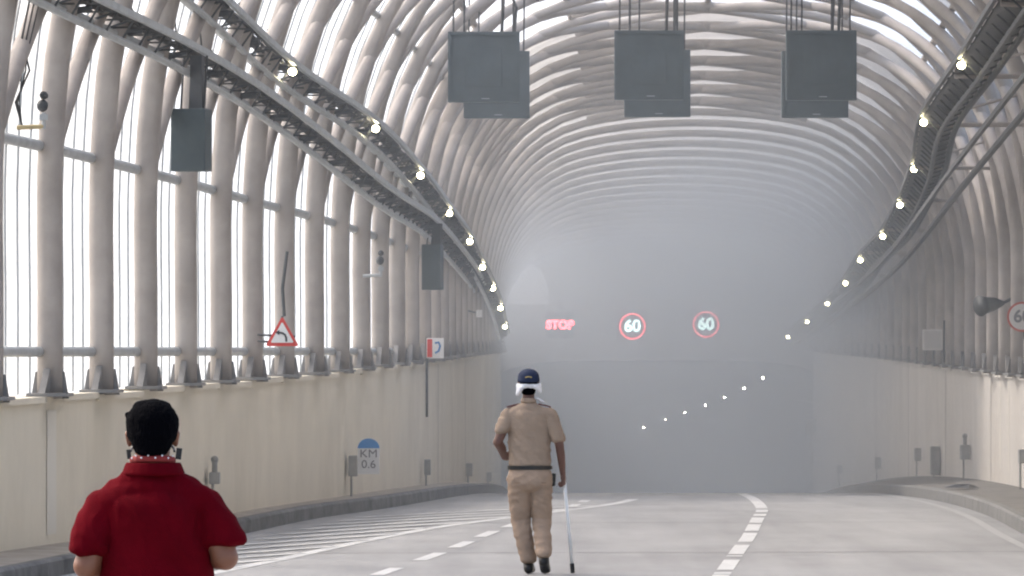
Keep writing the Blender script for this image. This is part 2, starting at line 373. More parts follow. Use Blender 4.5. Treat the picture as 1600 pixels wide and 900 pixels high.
# ------------------------------------------------------------------ canopy: ribs, branches, cladding, purlins
can = empty('tunnel_canopy', (2, 60, 1.5), 'long cream steel rib canopy with glazed left side, vaulted over the road', 'canopy')
can_inv = Vector((-2, -60, -1.5))
def C(v): return Vector(v) + can_inv
def roofness(t):
    q = min(1, max(0, (min(t, 1 - t) - .17) / .16)); return q * q * (3 - 2 * q)
hoopY = [59.5 + 3.0 * k for k in range(41)]
NT = 40
for i, Y in enumerate(hoopY):
    m = MB(); pts = [C(arch(Y, t / NT)) for t in range(NT + 1)]
    m.tube(pts, lambda t: .145 - .03 * roofness(t), 12, r2=lambda t: .115 - .05 * roofness(t), power=2.6)
    rib = m.build('rib', steel_m, can, smooth=True)
    # footings with gussets either end
    for t, s in ((0, -1), (1, 1)):
        if s > 0 and Y < 97: continue
        b = arch(Y, t); gm = MB(); sl = (XL if s < 0 else XR)(Y + .5) - (XL if s < 0 else XR)(Y - .5)
        dirv = Vector((sl, 1, 0)).normalized(); nrm = Vector((dirv.y, -dirv.x, 0))
        o1 = [C(b + dirv * a + Vector((0, 0, z))) - nrm * .03 for a, z in ((-.50,.0),(.50,.0),(.46,.05),(.17,.27),(-.17,.27),(-.46,.05))]
        gm.prism(o1, nrm * .06)
        o2 = [C(b + nrm * a + Vector((0, 0, z))) - dirv * .02 for a, z in ((-.17,.0),(.17,.0),(.13,.24),(-.13,.24))]
        gm.prism(o2, dirv * .04)
        gm.box(C(b + Vector((0, 0, .035))), (.36, 1.1, .03))
        gm.build('base_plate', gusset_m, rib)
def branch(Y0, span, fwd, side):
    t0, t1 = .115, .62; n = 34; pts = []
    for k in range(n + 1):
        q = k / n; t = t0 + (t1 - t0) * q; e = 1 - (1 - q) ** 1.35
        pts.append(C(arch(Y0 + fwd * span * e, t if side < 0 else 1 - t, -.03)))
    MB().tube(pts, lambda q: .09 - .02 * q, 8, r2=lambda q: .085 - .03 * q, power=2.3).build('branch', steel_m, can, smooth=True)
for i, Y in enumerate(hoopY):
    if Y < 122:
        branch(Y + .05, 10.5, 1, -1)
        branch(Y + .05, 10.5, 1, 1)
# cladding
def skin(a, b, t0, t1, name, m, off=.16, lab=None):
    s = MB(); yy = YS(a, b, 1.5); n = max(4, int((t1 - t0) * 50)); rows = [[C(arch(y, t0 + (t1-t0) * k / n, off)) for k in range(n+1)] for y in yy]
    for k in range(n): s.strip([r[k] for r in rows], [r[k+1] for r in rows])
    o = s.build(name, m, can, smooth=True)
    if lab: o['label'] = lab
    return o
skin(58, 104, 0, .30, 'glazing', glaz_clear, lab='clear glazing of the left side')
skin(104, 180, 0, .30, 'cladding', clad_side)
roof_m = sheet_mat('roof_cladding', (.80, .78, .75), .42, .12)
roof_clear = sheet_mat('clear_roof_glazing', (.85, .86, .87), .8, .6)
skin(58, 113, .30, .45, 'glazing', roof_clear, lab='clear glazed strip above the upper left tray')
skin(58, 104.5, .45, .70, 'cladding', roof_m, lab='pale roof sheets nearest the open end')
skin(104.5, 113, .45, .50, 'cladding', roof_m)
skin(104.5, 113, .50, .70, 'rooflight', roof_clear, lab='clear band of roof glazing behind the signals')
skin(113, 180, .30, .45, 'cladding', clad_mid)
skin(113, 180, .45, .70, 'cladding', clad_mid)
skin(58, 97, .70, .785, 'cladding', clad_right)
skin(97, 111, .70, .785, 'glazing', roof_clear, lab='clear glazed patch high on the right haunch')
skin(111, 180, .70, .785, 'cladding', clad_right)
skin(58, 180, .785, 1, 'cladding', clad_right, lab='darker cladding of the right side')
# mullions in the near left bays
for i in range(1, 16):
    for fr_ in (.1, .3, .5, .7, .9):
        Y = hoopY[i] + 3.0 * fr_; m = MB(); m.tube([C(arch(Y, t, .13)) for t in np.linspace(.002, .29, 14)], .011, 6)
        m.build('mullion', galv_m, can)
# purlins
for side, t, rr, off in ((-1, .035, .05, .09), (-1, .11, .05, .09), (-1, .25, .045, .09), (1, .30, .05, .08), (1, .38, .05, .08), (1, .5, .05, .08), (1, .62, .05, .08), (1, .70, .05, .08), (1, .83, .045, .08), (1, .965, .045, .08)):
    if t == .035: pts = [C(Vector((XL(y) - .1, y, 1.885))) for y in YS(58, 150, 1.5)]
    elif t == .11: pts = [C(Vector((XL(y) - .1, y, 3.75 - max(0, y - 66) * .012))) for y in YS(58, 120, 1.5)]
    else: pts = [C(arch(y, t, off)) for y in YS(58, 112 if .28 < t < .78 else 179, 1.5)]
    MB().tube(pts, rr, 8, up=Vector((0, 0, 1))).build('purlin', galv_m if side < 0 else steel_m, can, smooth=True)

# ------------------------------------------------------------------ portal headwall and bored tunnel
por = empty('tunnel_portal', (3.4, 180, -2.1), 'concrete portal wall closing the far end of the canopy, almost lost in smoke', 'tunnel portal')
PI_ = Vector((-3.4, -180, 2.1))
hw = MB(); outer = [arch(180, t / 40, .1) for t in range(41)]
mouth = [Vector((-.30, 180, ZG(180) - .3))] + [Vector((3.42 + 3.72 * -math.copysign(abs(math.cos(a)) ** .5, math.cos(a)), 180, 1.0 + .66 * math.sin(a) ** .5)) for a in np.linspace(0.05, math.pi - .05, 41)][0:41] + [Vector((7.06, 180, ZG(180) - .3))]
outer2 = [Vector((outer[0].x - .4, 180, ZG(180) - .3))] + outer + [Vector((outer[-1].x + .4, 180, ZG(180) - .3))]
n = min(len(mouth), len(outer2)); A = [v + PI_ for v in outer2[:n]]; B = [v + PI_ for v in mouth[:n]]
hw.strip(A, B); hw.strip([b for b in B], [b + Vector((0, .8, 0)) for b in B]); hw.build('headwall', head_m, por)
lg = MB(); lg.box(Vector((3.4, 179.85, 2.92)) + PI_, (7.3, .3, .10)); lg.build('ledge', head_m, por)
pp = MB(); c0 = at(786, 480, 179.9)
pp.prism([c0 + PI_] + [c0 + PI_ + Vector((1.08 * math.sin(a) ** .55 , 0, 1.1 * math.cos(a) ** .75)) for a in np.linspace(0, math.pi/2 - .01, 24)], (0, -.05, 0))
pp.build('pale_patch', pale_m, por)['label'] = 'pale quarter round patch at the left of the portal wall'  # panel added to make a paler area on the headwall
ln = MB(); rows = []
for Y in YS(180.8, 332, 4):
    r = []
    for k in range(29):
        a = math.pi * (-.12 + 1.24 * k / 28); r.append(Vector((TX(Y) - 4.5 * math.copysign(abs(math.cos(a)) ** .5, math.cos(a)), Y, ZG(Y) + .3 + 5.7 * math.copysign(abs(math.sin(a)) ** .5, math.sin(a)))) + PI_)
    rows.append(r)
for k in range(28): ln.strip([r[k] for r in rows], [r[k+1] for r in rows])
ln.add(rows[-1], [tuple(range(29))]); ln.build('lining', lining_m, por, smooth=True)

# ------------------------------------------------------------------ cable trays carrying the lamps
def tray(name, lab, fx, fz, y0, y1, s, wid, post_to, edge_m=galv_m, fill=True):
    P0 = Vector((fx(y0), y0, fz(y0))); root = empty(name, P0, lab, 'cable tray'); yy = YS(y0, y1, 1.0)
    P = [Vector((fx(y), y, fz(y))) - P0 for y in yy]; S = Vector((s, 0, 0))
    MB().tube([p + Vector((0, 0, .10)) - S * .03 for p in P], .045, 4, up=Vector((0, 0, 1)), r2=.03).build('inner_rail', edge_m, root)
    MB().tube([p + S * wid + Vector((0, 0, -.02)) for p in P], .04, 6, up=Vector((0, 0, 1))).build('outer_rail', edge_m, root)
    MB().tube([p + S * wid * .5 + Vector((0, 0, -.12)) for p in P], .035, 6, up=Vector((0, 0, 1))).build('lower_rail', edge_m, root)
    m = MB()
    for k in range(0, len(P) - 1):
        a, b = P[k], P[k+1]
        m.tube([a + Vector((0, 0, .08)), a + S * wid], .015, 4); m.tube([a + S * wid, b + Vector((0, 0, .08))], .012, 4)
        m.tube([a + Vector((0, 0, .08)), a + S * wid * .5 + Vector((0, 0, -.12)), b + S * wid], .012, 4)
    if fill: m.build('lacing', dark_steel, root)
    if fill and s > 0:
        f = MB(); f.cur = 0
        A = [p + Vector((0, 0, .03)) for p in P]; B = [p + S * wid * .9 + Vector((0, 0, .0)) for p in P]
        f.strip(A, B); f.strip([a + Vector((0, 0, .03)) for a in A], [b + Vector((0, 0, .03)) for b in B])
        f.build('tray_floor', dark_steel, root)
    if fill:
        cb = MB()
        for j in range(4):
            r_ = random.Random(j); cb.tube([p + S * wid * (.2 + .18 * j) + Vector((0, 0, .09 + .02 * r_.random() + .012 * math.sin(i_ * .7 + j))) for i_, p in enumerate(P)], .02, 5)
        cb.build('cables', wire_m, root)
    for hi_, Y in enumerate(hoopY):
        if y0 <= Y <= y1 and (s < 0 or (fill and hi_ % 3 == 0)):
            p = Vector((fx(Y), Y, fz(Y)))
            # bracket to the rib at the same station
            tt = [k / 200 for k in range(1, 80)]; best = min(tt, key=lambda t: abs(arch(Y, t if s < 0 else 1 - t).z - p.z)); q = arch(Y, best if s < 0 else 1 - best)
            b = MB(); b.tube([p - P0, q - P0], .03, 6); b.tube([p - P0 + Vector((0, 0, .05)), q - P0 + Vector((0, 0, .42))], .018, 5)
            b.build('bracket', dark_steel if s < 0 else steel_m, root)
    return root
LLX = curve([(60,-4.45),(67.5,-3.84),(74,-3.2),(80.5,-2.68),(87,-2.15),(94,-1.567),(105,-1.05),(114,-.76),(135,-.45),(160,-.2)])
LLZ = curve([(60,5.2),(67.5,4.98),(74,4.79),(80.5,4.58),(87,4.25),(94,3.83),(105,3.58),(114,3.3),(135,2.88),(160,2.35)])
LRX = curve([(60,5.3),(82.5,5.5),(99,5.7),(120,6.0),(156,6.45),(178,6.7)])
LRZ = curve([(60,5.5),(82.5,4.7),(99,4.13),(120,3.4),(156,2.65),(178,2.2)])
tray('cable_tray', 'upper left cable tray holding the row of lit lamps', RLX, RLZ, 62, 154, -1, .28, None)
tray('cable_tray', 'lower left cable tray without lamps, bracketed off the glazed columns', LLX, LLZ, 61, 140, -1, .24, None)
tray('cable_tray', 'dark upper right cable tray holding the long row of lamps', RRX, RRZ, 62, 176, 1, .42, None, edge_m=dark_steel)
tray('cable_tray', 'thin lower right cable tray below the lamp row', LRX, LRZ, 62, 178, 1, .2, None, edge_m=dark_steel, fill=False)

def make_lamp(p, side, first=[None, None]):
    if first[0] is None:
        root = empty('tunnel_lamp', p); hb = MB()
        hb.tube([(0, .16, .05), (0, .05, .045), (0, -.02, .02)], lambda t: .05 + .02 * t, 10)
        h = hb.build('housing', dark_steel, root, smooth=True)
        l = MB(); l.sph((0, -.045, .005), (.043, .03, .040), 14, 10); e = l.build('lens', lamp_m, root, smooth=True)
        first[0], first[1] = root, (h, e); return root
    r = first[0].copy(); col.objects.link(r); r.location = p
    for ch in first[1]: c = ch.copy(); col.objects.link(c); c.parent = r
    return r
LLp = [(457,113),(587,202),(657,275),(702,334),(734,378),(754,418),(770,451),(782,482),(789,511)]
ordw = ['nearest', 'second', 'third', 'fourth', 'fifth', 'sixth', 'seventh', 'eighth', 'ninth', 'tenth', 'eleventh', 'twelfth', 'thirteenth', 'fourteenth', 'fifteenth', 'sixteenth', 'farthest']
for i, (x, y) in enumerate(LLp):
    r = make_lamp(at(x, y, 84 + 8 * i) , -1); wd = 'farthest' if i == 8 else ordw[i]
    tag(r, f'{wd} lit lamp of the left hand row, under the upper left cable tray', 'lamp', 'lamps along the left tray')
    if i == 0: r['label'] = 'largest and highest lit lamp of the left hand row'
for i, p in enumerate(RRt):
    r = make_lamp(p, 1); tag(r, f'{ordw[i]} lit lamp down the right hand row, under the dark tray', 'lamp', 'lamps along the right tray')
    if i == 0: r['label'] = 'largest and highest lit lamp of the right hand row'
far = [(1192,591,190),(1163,607,200),(1132,621,212),(1102,633,224),(1070,645,236),(1040,656,248),(1005,668,260)]
for i, (x, y, Y) in enumerate(far):
    r = make_lamp(at(x, y, Y), 1)
    if i == 0:
        far_lens = bpy.data.meshes['lens'].copy(); far_lens.transform(Matrix.Scale(.75, 4)); far_lens.materials.clear(); far_lens.materials.append(mat('tunnel_lamp_glow', (.9, .9, .8), .4, emit=(1, .9, .7), estr=110))
    for o_ in col.objects:
        if o_.parent == r and o_.name.startswith('lens'): o_.data = far_lens
    tag(r, f'{ordw[i] if i < 6 else "farthest"} faint lamp of the low row deep inside the smoky tunnel mouth', 'lamp', 'lamps inside the tunnel')

# ------------------------------------------------------------------ hanging lane signal housings
def signal(cx, y0, y1, wpx, Y, lab, grp, rz=0, dep=.22):
    c = at(cx, (y0 + y1) / 2, Y); wd = wpx * Y / F; ht_ = (y1 - y0) * Y / F
    root = empty('lane_signal', c, lab, 'signal', grp, rz)
    MB().box((0, 0, 0), (wd, dep, ht_)).build('housing', box_m, root, bevel=.015)
    fr_ = MB()
    for sx in (-1, 1): fr_.box((sx * (wd/2 - .02), -dep/2 - .012, 0), (.04, .022, ht_))
    for sz in (-1, 1): fr_.box((0, -dep/2 - .012, sz * (ht_/2 - .02)), (wd - .084, .02, .04))
    fr_.build('rim', box_m, root)
    MB().box((0, -dep/2 - .008, 0), (wd * .5, .004, ht_ * .55)).build('service_hatch', box_m, root, bevel=.004)
    ctr = root.matrix_basis if False else None
    # hangers up to the ribs overhead
    hm = MB(); top = 1.15
    xl, xr = XL(Y), XR(Y); u = (c.x - (xl+xr)/2) / ((xr-xl)/2)
    tt = min([k / 100 for k in range(5, 96)], key=lambda t: abs(arch(Y, t).x - c.x)); ztop = arch(Y, tt).z - c.z
    for sx in (-.85, -.55, .5, .82):
        hm.tube([(sx * wd/2, 0, ht_/2), (sx * wd/2 + .01, 0, ztop)], .012, 5)
    hm.tube([(.25 * wd, 0, ht_/2), (.3 * wd, .0, ztop * .75 + ht_ * .1), (.2 * wd, 0, ztop)], .02, 6)
    hm.build('hanger', wire_m, root)
    MB().box((.02, -dep/2 - .01, -ht_/2 + .03), (.1, .02, .035)).build('latch', galv_m, root)
    return root
A_ = [(756, 50, 160, 112, 'left'), (1014, 48, 156, 108, 'middle'), (1283, 48, 157, 110, 'right')]
B_ = [(776, 80, 185, 103), (1027, 78, 183, 103), (1273, 80, 184, 104)]
for (x, a, b, wd, nm), (x2, a2, b2, w2) in zip(A_, B_):
    signal(x, a, b, wd, 95, f'dark slate square signal housing, front one of the {nm} hanging pair', 'lane signals hung under the vault')
    signal(x2, a2, b2, w2, 101.3, f'dark slate square signal housing, lower rear one of the {nm} hanging pair', 'lane signals hung under the vault')
def side_signal(cx, y0, y1, wpx, Y, lab, rz):
    c = at(cx, (y0 + y1) / 2, Y); wd = wpx * Y / F; ht_ = (y1 - y0) * Y / F
    root = empty('side_signal', c, lab, 'signal', 'signals hung from the left trays', rz)
    MB().box((0, 0, 0), (wd, .26, ht_)).build('housing', box_m, root, bevel=.01)
    hm = MB(); zt = LLZ(Y) - c.z + .05
    for sx in (-.6, -.1, .3, .75): hm.tube([(sx * wd/2, 0, ht_/2), (sx * wd/2 + .03, 0, zt)], .012, 5)
    hm.box((.06, 0, (zt + ht_/2)/2), (.12, .1, zt - ht_/2)); hm.build('hanger', dark_steel, root)
side_signal(299, 170, 268, 56, 75.5, 'dark rectangular signal housing hanging before the bright bays, below the lower left tray', R(-14))
side_signal(676, 382, 453, 30, 105, 'small hazy dark housing hanging at the end of the left column row', R(-10))

# ------------------------------------------------------------------ electronic signs on the portal
def vms(cx, cy_, kind, lab):
    Y = 179.2; c = at(cx, cy_, Y); root = empty('electronic_sign', c, lab, 'electronic sign', 'lit signs over the tunnel mouth')
    if kind == 'STOP':
        MB().box((0, 0, 0), (.68, .12, .62)).build('housing', box_m, root, bevel=.01)
        text_mesh('lettering', 'STOP', .27, red_em, root, (0, -.075, 0), bold=.012)
    else:
        MB().box((0, 0, 0), (.72, .12, .72)).build('housing', mat('haze_housing', (.12, .13, .135), .6), root, bevel=.01)
        rg = MB(); n = 36; r0, r1 = .27, .31
        P = [[Vector((r * math.cos(2*math.pi*k/n), -.07, r * math.sin(2*math.pi*k/n))) for k in range(n + 1)] for r in (r0, r1)]
        rg.strip(P[0], P[1]); rg.strip([p - Vector((0, .012, 0)) for p in P[0]], [p - Vector((0, .012, 0)) for p in P[1]])
        rg.build('ring', mat('red_led_ring', (.3, .02, .02), .5, emit=(1, .07, .09), estr=2.2), root); text_mesh('number', '60', .38, white_em, root, (0, -.075, 0), bold=.014)
    MB().tube([(0, .04, .3), (0, .1, .6)], .02, 6).build('bracket', dark_steel, root)
vms(875, 508, 'STOP', 'dark electronic sign glowing red with the word STOP')
vms(988, 510, '60', 'middle electronic sign, lit 60 in a red ring beside the stop sign')
vms(1103, 507, '60', 'rightmost electronic sign, fainter lit 60 in a red ring')

# ------------------------------------------------------------------ fixed signs
def disc(m, r, y, n=32, th=.01):
    m.prism([Vector((r * math.cos(2*math.pi*k/n), y, r * math.sin(2*math.pi*k/n))) for k in range(n)], (0, -th, 0))
c = at(441, 523, 83); s_ = 83 / F
tri = empty('bend_sign', c, 'white triangular left bend warning sign with red border on the left columns', 'road sign')
def rtri(sz, y, th):
    pts = []
    V = [Vector((0, y, .62 * sz)), Vector((-.56 * sz, y, -.38 * sz)), Vector((.56 * sz, y, -.38 * sz))]
    for i in range(3):
        v = V[i]; ce = Vector((0, y, 0)); a = (V[i-1] - v).normalized(); b = (V[(i+1) % 3] - v).normalized()
        for q in (0, .5, 1): pts.append(v + (a * (1-q) + b * q) * .06 * sz)
    return pts
S = 47 * s_ 
MB().prism(rtri(S, 0, 0), (0, -.012, 0)).build('border', sign_red, tri)
MB().prism([v * .70 + Vector((0, -.016, -.0)) for v in rtri(S, 0, 0)], (0, -.004, 0)).build('face', sign_white, tri)
ar = MB(); pth = [(.045, -.075), (.043, -.03), (.03, .0), (.0, .018), (-.03, .022)]
ar.tube([Vector((x, -.0235, z)) for x, z in pth], .011, 6, up=Vector((0, 1, 0)), r2=.011)
ar.prism([Vector((-.075, -.018, .022)), Vector((-.03, -.018, .052)), Vector((-.03, -.018, -.006))], (0, -.006, 0)); ar.build('arrow', sign_black, tri)
bk = MB(); bk.tube([(-.27, .06, .0), (.14, .06, -.02)], .012, 6); bk.tube([(-.27, .06, -.07), (.14, .06, -.09)], .012, 6); bk.tube([(0, .02, .2), (0, .02, -.1)], .012, 6)
bk.tube([(.02, .03, .2), (.0, .05, .5), (.05, .06, .9)], .018, 6); bk.build('bracket', dark_steel, tri)

c = at(680, 544, 106); inf = empty('lane_sign', c, 'small white board with red left panel and blue curved mark at the wall top', 'road sign', rz=R(-8))
MB().box((0, 0, 0), (.24, .02, .28)).build('board', sign_white, inf, bevel=.003)
MB().box((-.075, -.013, 0), (.07, .006, .25)).build('red_panel', sign_red, inf)
b = MB(); b.tube([(.0, -.016, .07), (.05, -.016, .08), (.07, -.016, .03), (.05, -.016, -.04), (.0, -.016, -.07)], .014, 6); b.build('curved_mark', sign_blue, inf)
MB().tube([(-.12, .02, .15), (-.12, .02, -.95)], .018, 6).build('post', dark_steel, inf)

c = at(1597, 495, 97); sp_ = empty('speed_sign', c, 'round white speed limit sign with thin red ring at the right edge', 'road sign')
m = MB(); disc(m, .19, 0); m.build('ring', mat('faded_red', (.45, .12, .1), .6), sp_)
m = MB(); disc(m, .165, -.011, th=.004); m.build('face', mat('dull_white', (.6, .58, .56), .6), sp_)
text_mesh('number', '60', .22, digit_grey, sp_, (-.0, -.018, 0), bold=.006)
MB().tube([(0, .03, .1), (.1, .06, -.75)], .02, 6).build('post', dark_steel, sp_)

# kilometre stone painted on a plate fixed to the left wall
c = at(576, 713, 93.5)
km = empty('kilometre_plate', c, 'white kilometre plate with blue round top fixed to the cream wall', 'distance marker')
m = MB(); m.box((-.07, .03, -.15), (.2, .03, .05)); m.build('bracket', greyb_m, km)
MB().box((0, 0, -.06), (.27, .02, .31)).build('plate', mat('plate_white', (.78, .78, .78), .6), km)
m = MB(); m.prism([Vector((.133 * math.cos(a), .01, .098 + .12 * math.sin(a))) for a in np.linspace(0, math.pi, 20)], (0, -.022, 0)); m.build('blue_top', mat('plate_blue', (.07, .27, .62), .5), km)
text_mesh('lettering', 'KM', .14, digit_grey, km, (0, -.014, .03), bold=0, xs=1.1)
text_mesh('number', '0.6', .14, digit_grey, km, (0, -.014, -.1), bold=0, xs=1.05)

# ------------------------------------------------------------------ boxes with conduits on the walls
def jbox(px, y0, y1, wpx, Y, lab, grp, side, cap=False):
    c = at(px, (y0 + y1) / 2, Y); X = (XL(Y) + .09) if side < 0 else (XR(Y) - .09)
    yb = c.z; c.x = X; wd = wpx * Y / F; ht_ = (y1 - y0) * Y / F
    root = empty('junction_box', c, lab, 'junction box', grp)
    MB().box((0, 0, 0), (wd, .28, ht_)).build('housing', greyb_m, root, bevel=.008)
    low = ZG(Y) + .15 - c.z
    m = MB(); m.tube([(-.02, 0, -ht_/2), (-.02, 0, low)], .014, 6)
    if cap: m.tube([(0, 0, ht_/2), (0, 0, ht_/2 + .12)], .03, 8); m.sph((0, 0, ht_/2 + .13), .04, 8, 6)
    m.build('conduit', greyb_m, root)
LJ = [(335, 738, 756, 16, 'grey junction box with a round cap, right behind the man in red', True), (551, 712, 744, 14, 'tall grey junction box just left of the kilometre plate', False), (668, 718, 742, 10, 'grey junction box on the wall by the dark joint, right of the kilometre plate', False), (733, 724, 744, 10, 'faint grey box low on the left wall left of the uniformed walker', False), (764, 738, 752, 8, 'faintest and smallest grey box on the left wall, nearest the walker', False)]
def Yof(px, X):   # station where a wall crosses the sight line
    return min(np.arange(62, 180, .25), key=lambda y: abs(800 + F * X(y) / y - px))
for px, a, b, wd, lab, cap in LJ: jbox(px, a, b, wd, float(Yof(px, lambda y: XL(y) + .09)), lab, 'junction boxes on the left wall', -1, cap)
RJ = [(1597, 702, 724, 10, 'grey box at the right edge of the picture, on the right wall'), (1508, 695, 718, 14, 'grey box with a capped pipe on the right wall above the dark rag'), (1461, 697, 742, 14, 'tallest narrow grey box on the right wall'), (1434, 700, 720, 10, 'grey box just left of the tallest box on the right wall'), (1371, 714, 732, 9, 'small hazy grey box midway along the right wall'), (1312, 726, 740, 8, 'smallest lowest hazy grey box on the right wall'), (1254, 655, 678, 20, 'square hazy box high on the far end of the right wall')]
for px, a, b, wd, lab in RJ:
    Yj = float(Yof(px, lambda y: XR(y) - .09)) if px > 1275 else 178.0
    if px > 1560: Yj = 99
    jbox(px, a, b, wd, Yj, lab, 'junction boxes on the right wall', 1, px == 1508)

# loudspeaker on the right columns
c = at(1549, 477, 104); ls = empty('horn_loudspeaker', c, 'dark flared horn loudspeaker on the right columns, beside the round sign', 'loudspeaker')
m = MB(); m.tube([(-.16, -.15, -.01), (-.1, -.1, 0), (.05, 0, .02), (.16, .08, .03)], lambda t: .11 * (1 - t) ** .7 + .035, 14, up=Vector((0, 0, 1))); m.build('horn', dark_steel, ls, smooth=True)
MB().tube([(.1, .04, 0), (.3, .1, .1)], .02, 6).build('bracket', dark_steel, ls)
c = at(1457, 531, 118); wb = empty('wall_cabinet', c, 'pale square cabinet above the right wall, among the ribs', 'cabinet')
MB().box((0, 0, 0), (.3, .14, .32)).build('housing', mat('pale_cabinet', (.62, .6, .57), .6, var=.1), wb, bevel=.01)
MB().box((0, -.075, 0), (.25, .008, .27)).build('door', mat('pale_cabinet_door', (.55, .53, .5), .6), wb)
MB().tube([(.18, 0, .3), (.18, 0, -.35)], .015, 6).build('conduit', dark_steel, wb)

# cameras on arms
def cctv(px, py, Y, arm, lab, ym):
    c = at(px, py, Y); root = empty('security_camera', c, lab, 'security camera', 'cameras on the left columns')
    k = Y / F
    m = MB(); m.tube([(arm * k, 0, -.19), (arm * k * .5, 0, -.185), (-.0, 0, -.18)], .02, 6); m.build('arm', mat('ochre_arm', (.45, .36, .2), .6) if ym else galv_m, root)
    m = MB(); m.tube([(0, 0, -.2), (0, 0, -.06)], .018, 6); m.box((0, 0, -.1), (.07, .06, .05)); m.build('mount', galv_m, root)
    m = MB(); m.sph((-.01, 0, .0), (.05, .05, .055), 14, 10); m.build('dome', dark_steel, root, smooth=True)
    m = MB(); m.tube([(.0, -.04, .09), (.0, .12, .09)], .035, 10); m.build('lamp_head', dark_steel, root, smooth=True)
cctv(68, 165, 66.5, -42, 'larger dome camera on an ochre arm between the two leftmost columns', True)
cctv(595, 407, 94, -28, 'small distant camera on a thin arm before the narrow left bays', False)
m = MB(); c0 = at(45, 40, 66.5)
for j in range(3):
    m.tube([at(62 - 8*j, 0, 66.5), at(48 - 7*j, 60, 66.5), at(34 + 6*j, 110, 66.5), at(30 - 3*j, 160, 66.5), at(34, 195, 66.5)], .006 + .002*j, 5)
tag(m.build('hanging_cable', wire_m), 'loose dark cables dangling beside the larger dome camera', 'cable')
for (x0, x1, y0, y1, Y, lab) in ((262, 276, 0, 62, 76, 'short thin cable dropping to the lower left tray, left of its neighbour'), (300, 318, 0, 110, 77, 'longer thin cable dropping to the tray just above the dark hanging housing')):
    m = MB(); m.tube([at(x0, y0, Y), at((x0+x1)/2 + 4, (y0+y1)/2, Y), at(x1, y1, Y)], .01, 5)
    tag(m.build('hanging_cable', wire_m), lab, 'cable')
c = at(749, 490, 124); hs = empty('small_loudspeaker', c, 'tiny pale fitting in the haze on the far left columns', 'loudspeaker')
MB().box((0, 0, 0), (.1, .12, .12)).build('housing', mat('pale_fitting', (.6, .6, .6), .5), hs, bevel=.01); MB().tube([(0, 0, 0), (-.2, .05, .05)], .015, 6).build('bracket', dark_steel, hs)

#PEOPLE_START
# ------------------------------------------------------------------ people
SPH = None
def ell(c, r):
    rx, ry, rz = (r, r, r) if not hasattr(r, '__len__') else r; c = Vector(c); vs = []
    for j in range(0, 17):
        a = math.pi * j / 16
        for k in range(1 if j in (0, 16) else 28):
            b = 2 * math.pi * k / 28; vs.append(c + Vector((rx * math.sin(a) * math.cos(b), ry * math.sin(a) * math.sin(b), rz * math.cos(a))))
    return vs
class Blob:
    def __init__(s): s.bm = bmesh.new()
    def hull(s, *items):
        b = bmesh.new()
        for c, r in items:
            for v in ell(c, r): b.verts.new(v)
        res = bmesh.ops.convex_hull(b, input=b.verts)
        junk = [e for e in res['geom_interior'] if isinstance(e, bmesh.types.BMVert)]
        bmesh.ops.delete(b, geom=junk, context='VERTS')
        me = bpy.data.meshes.new('t'); b.to_mesh(me); b.free(); s.bm.from_mesh(me); bpy.data.meshes.remove(me); return s
    def chain(s, pts):
        for a, b in zip(pts, pts[1:]): s.hull(a, b)
        return s
    def build(s, name, m, parent=None, voxel=.008, smooth=3, folds=None, grain=0.0, loc=None):
        me = bpy.data.meshes.new(name); s.bm.to_mesh(me); s.bm.free()
        o = bpy.data.objects.new('t', me); col.objects.link(o)
        md = o.modifiers.new('r', 'REMESH'); md.mode = 'VOXEL'; md.voxel_size = voxel; md.adaptivity = 0
        if smooth: ms_ = o.modifiers.new('s', 'SMOOTH'); ms_.iterations = smooth; ms_.factor = .5
        dg = bpy.context.evaluated_depsgraph_get(); me2 = bpy.data.meshes.new_from_object(o.evaluated_get(dg)); bpy.data.objects.remove(o); bpy.data.meshes.remove(me)
        me2.name = name
        if folds or grain:
            no = [v.normal.copy() for v in me2.vertices]
            for v, nn in zip(me2.vertices, no):
                d = 0
                if folds:
                    for (amp, M_) in folds: q = noise.noise(M_ @ v.co); d += amp * (1 - abs(q) * 2.2)
                if grain: d += grain * noise.noise(v.co * 90)
                v.co += nn * d
        me2.materials.clear(); me2.materials.append(m)
        for p in me2.polygons: p.use_smooth = True
        ob = bpy.data.objects.new(name, me2); col.objects.link(ob)
        if parent: ob.parent = parent
        if loc is not None: ob.location = loc
        return ob
def FM(ax, ang, sx_, sy_, sz_): return Matrix.Diagonal((sx_, sy_, sz_)) @ Matrix.Rotation(R(ang), 3, ax)

def hand(b, wrist, d, palm_n, curl, r=.0088, s=1.0, side=1):
    """palm, four fingers of unequal length and a thumb leaving the side of the palm"""
    w_ = Vector(wrist); d = Vector(d).normalized(); n = Vector(palm_n); n = (n - d * n.dot(d)).normalized(); a = d.cross(n) * side
    k0 = w_ + d * .085 * s
    b.hull((w_, (.022, .022, .022)), (w_ + d * .03 + a * .018, .018), (w_ + d * .03 - a * .018, .018))
    b.hull((w_ + d * .02 + a * .02, .0145), (w_ + d * .02 - a * .02, .0145), (k0 + a * .034, .012), (k0 - a * .032, .011))
    for i, (off, L) in enumerate(((.034, .072), (.012, .08), (-.011, .075), (-.033, .06))):
        p = k0 + a * off * s; ang = 0; pts = [(p, r + .001)]
        for j, fr in enumerate((.45, .32, .23)):
            ang += curl * (.8, 1.1, .9)[j] * (1 + .06 * i)
            p = p + (d * math.cos(ang) + n * math.sin(ang)) * L * fr * s; pts.append((p, r - .0008 * j))
        b.chain(pts)
    p = w_ + d * .03 + a * .024; t1 = p + (d * .55 + a * .6 + n * .35).normalized() * .036; t2 = t1 + (d * .7 + a * .05 + n * .7).normalized() * .03; t3 = t2 + (d * .4 - a * .3 + n * .8).normalized() * .022
    b.chain([(p, .0135), (t1, .0115), (t2, .0098), (t3, .0085)])
    return k0

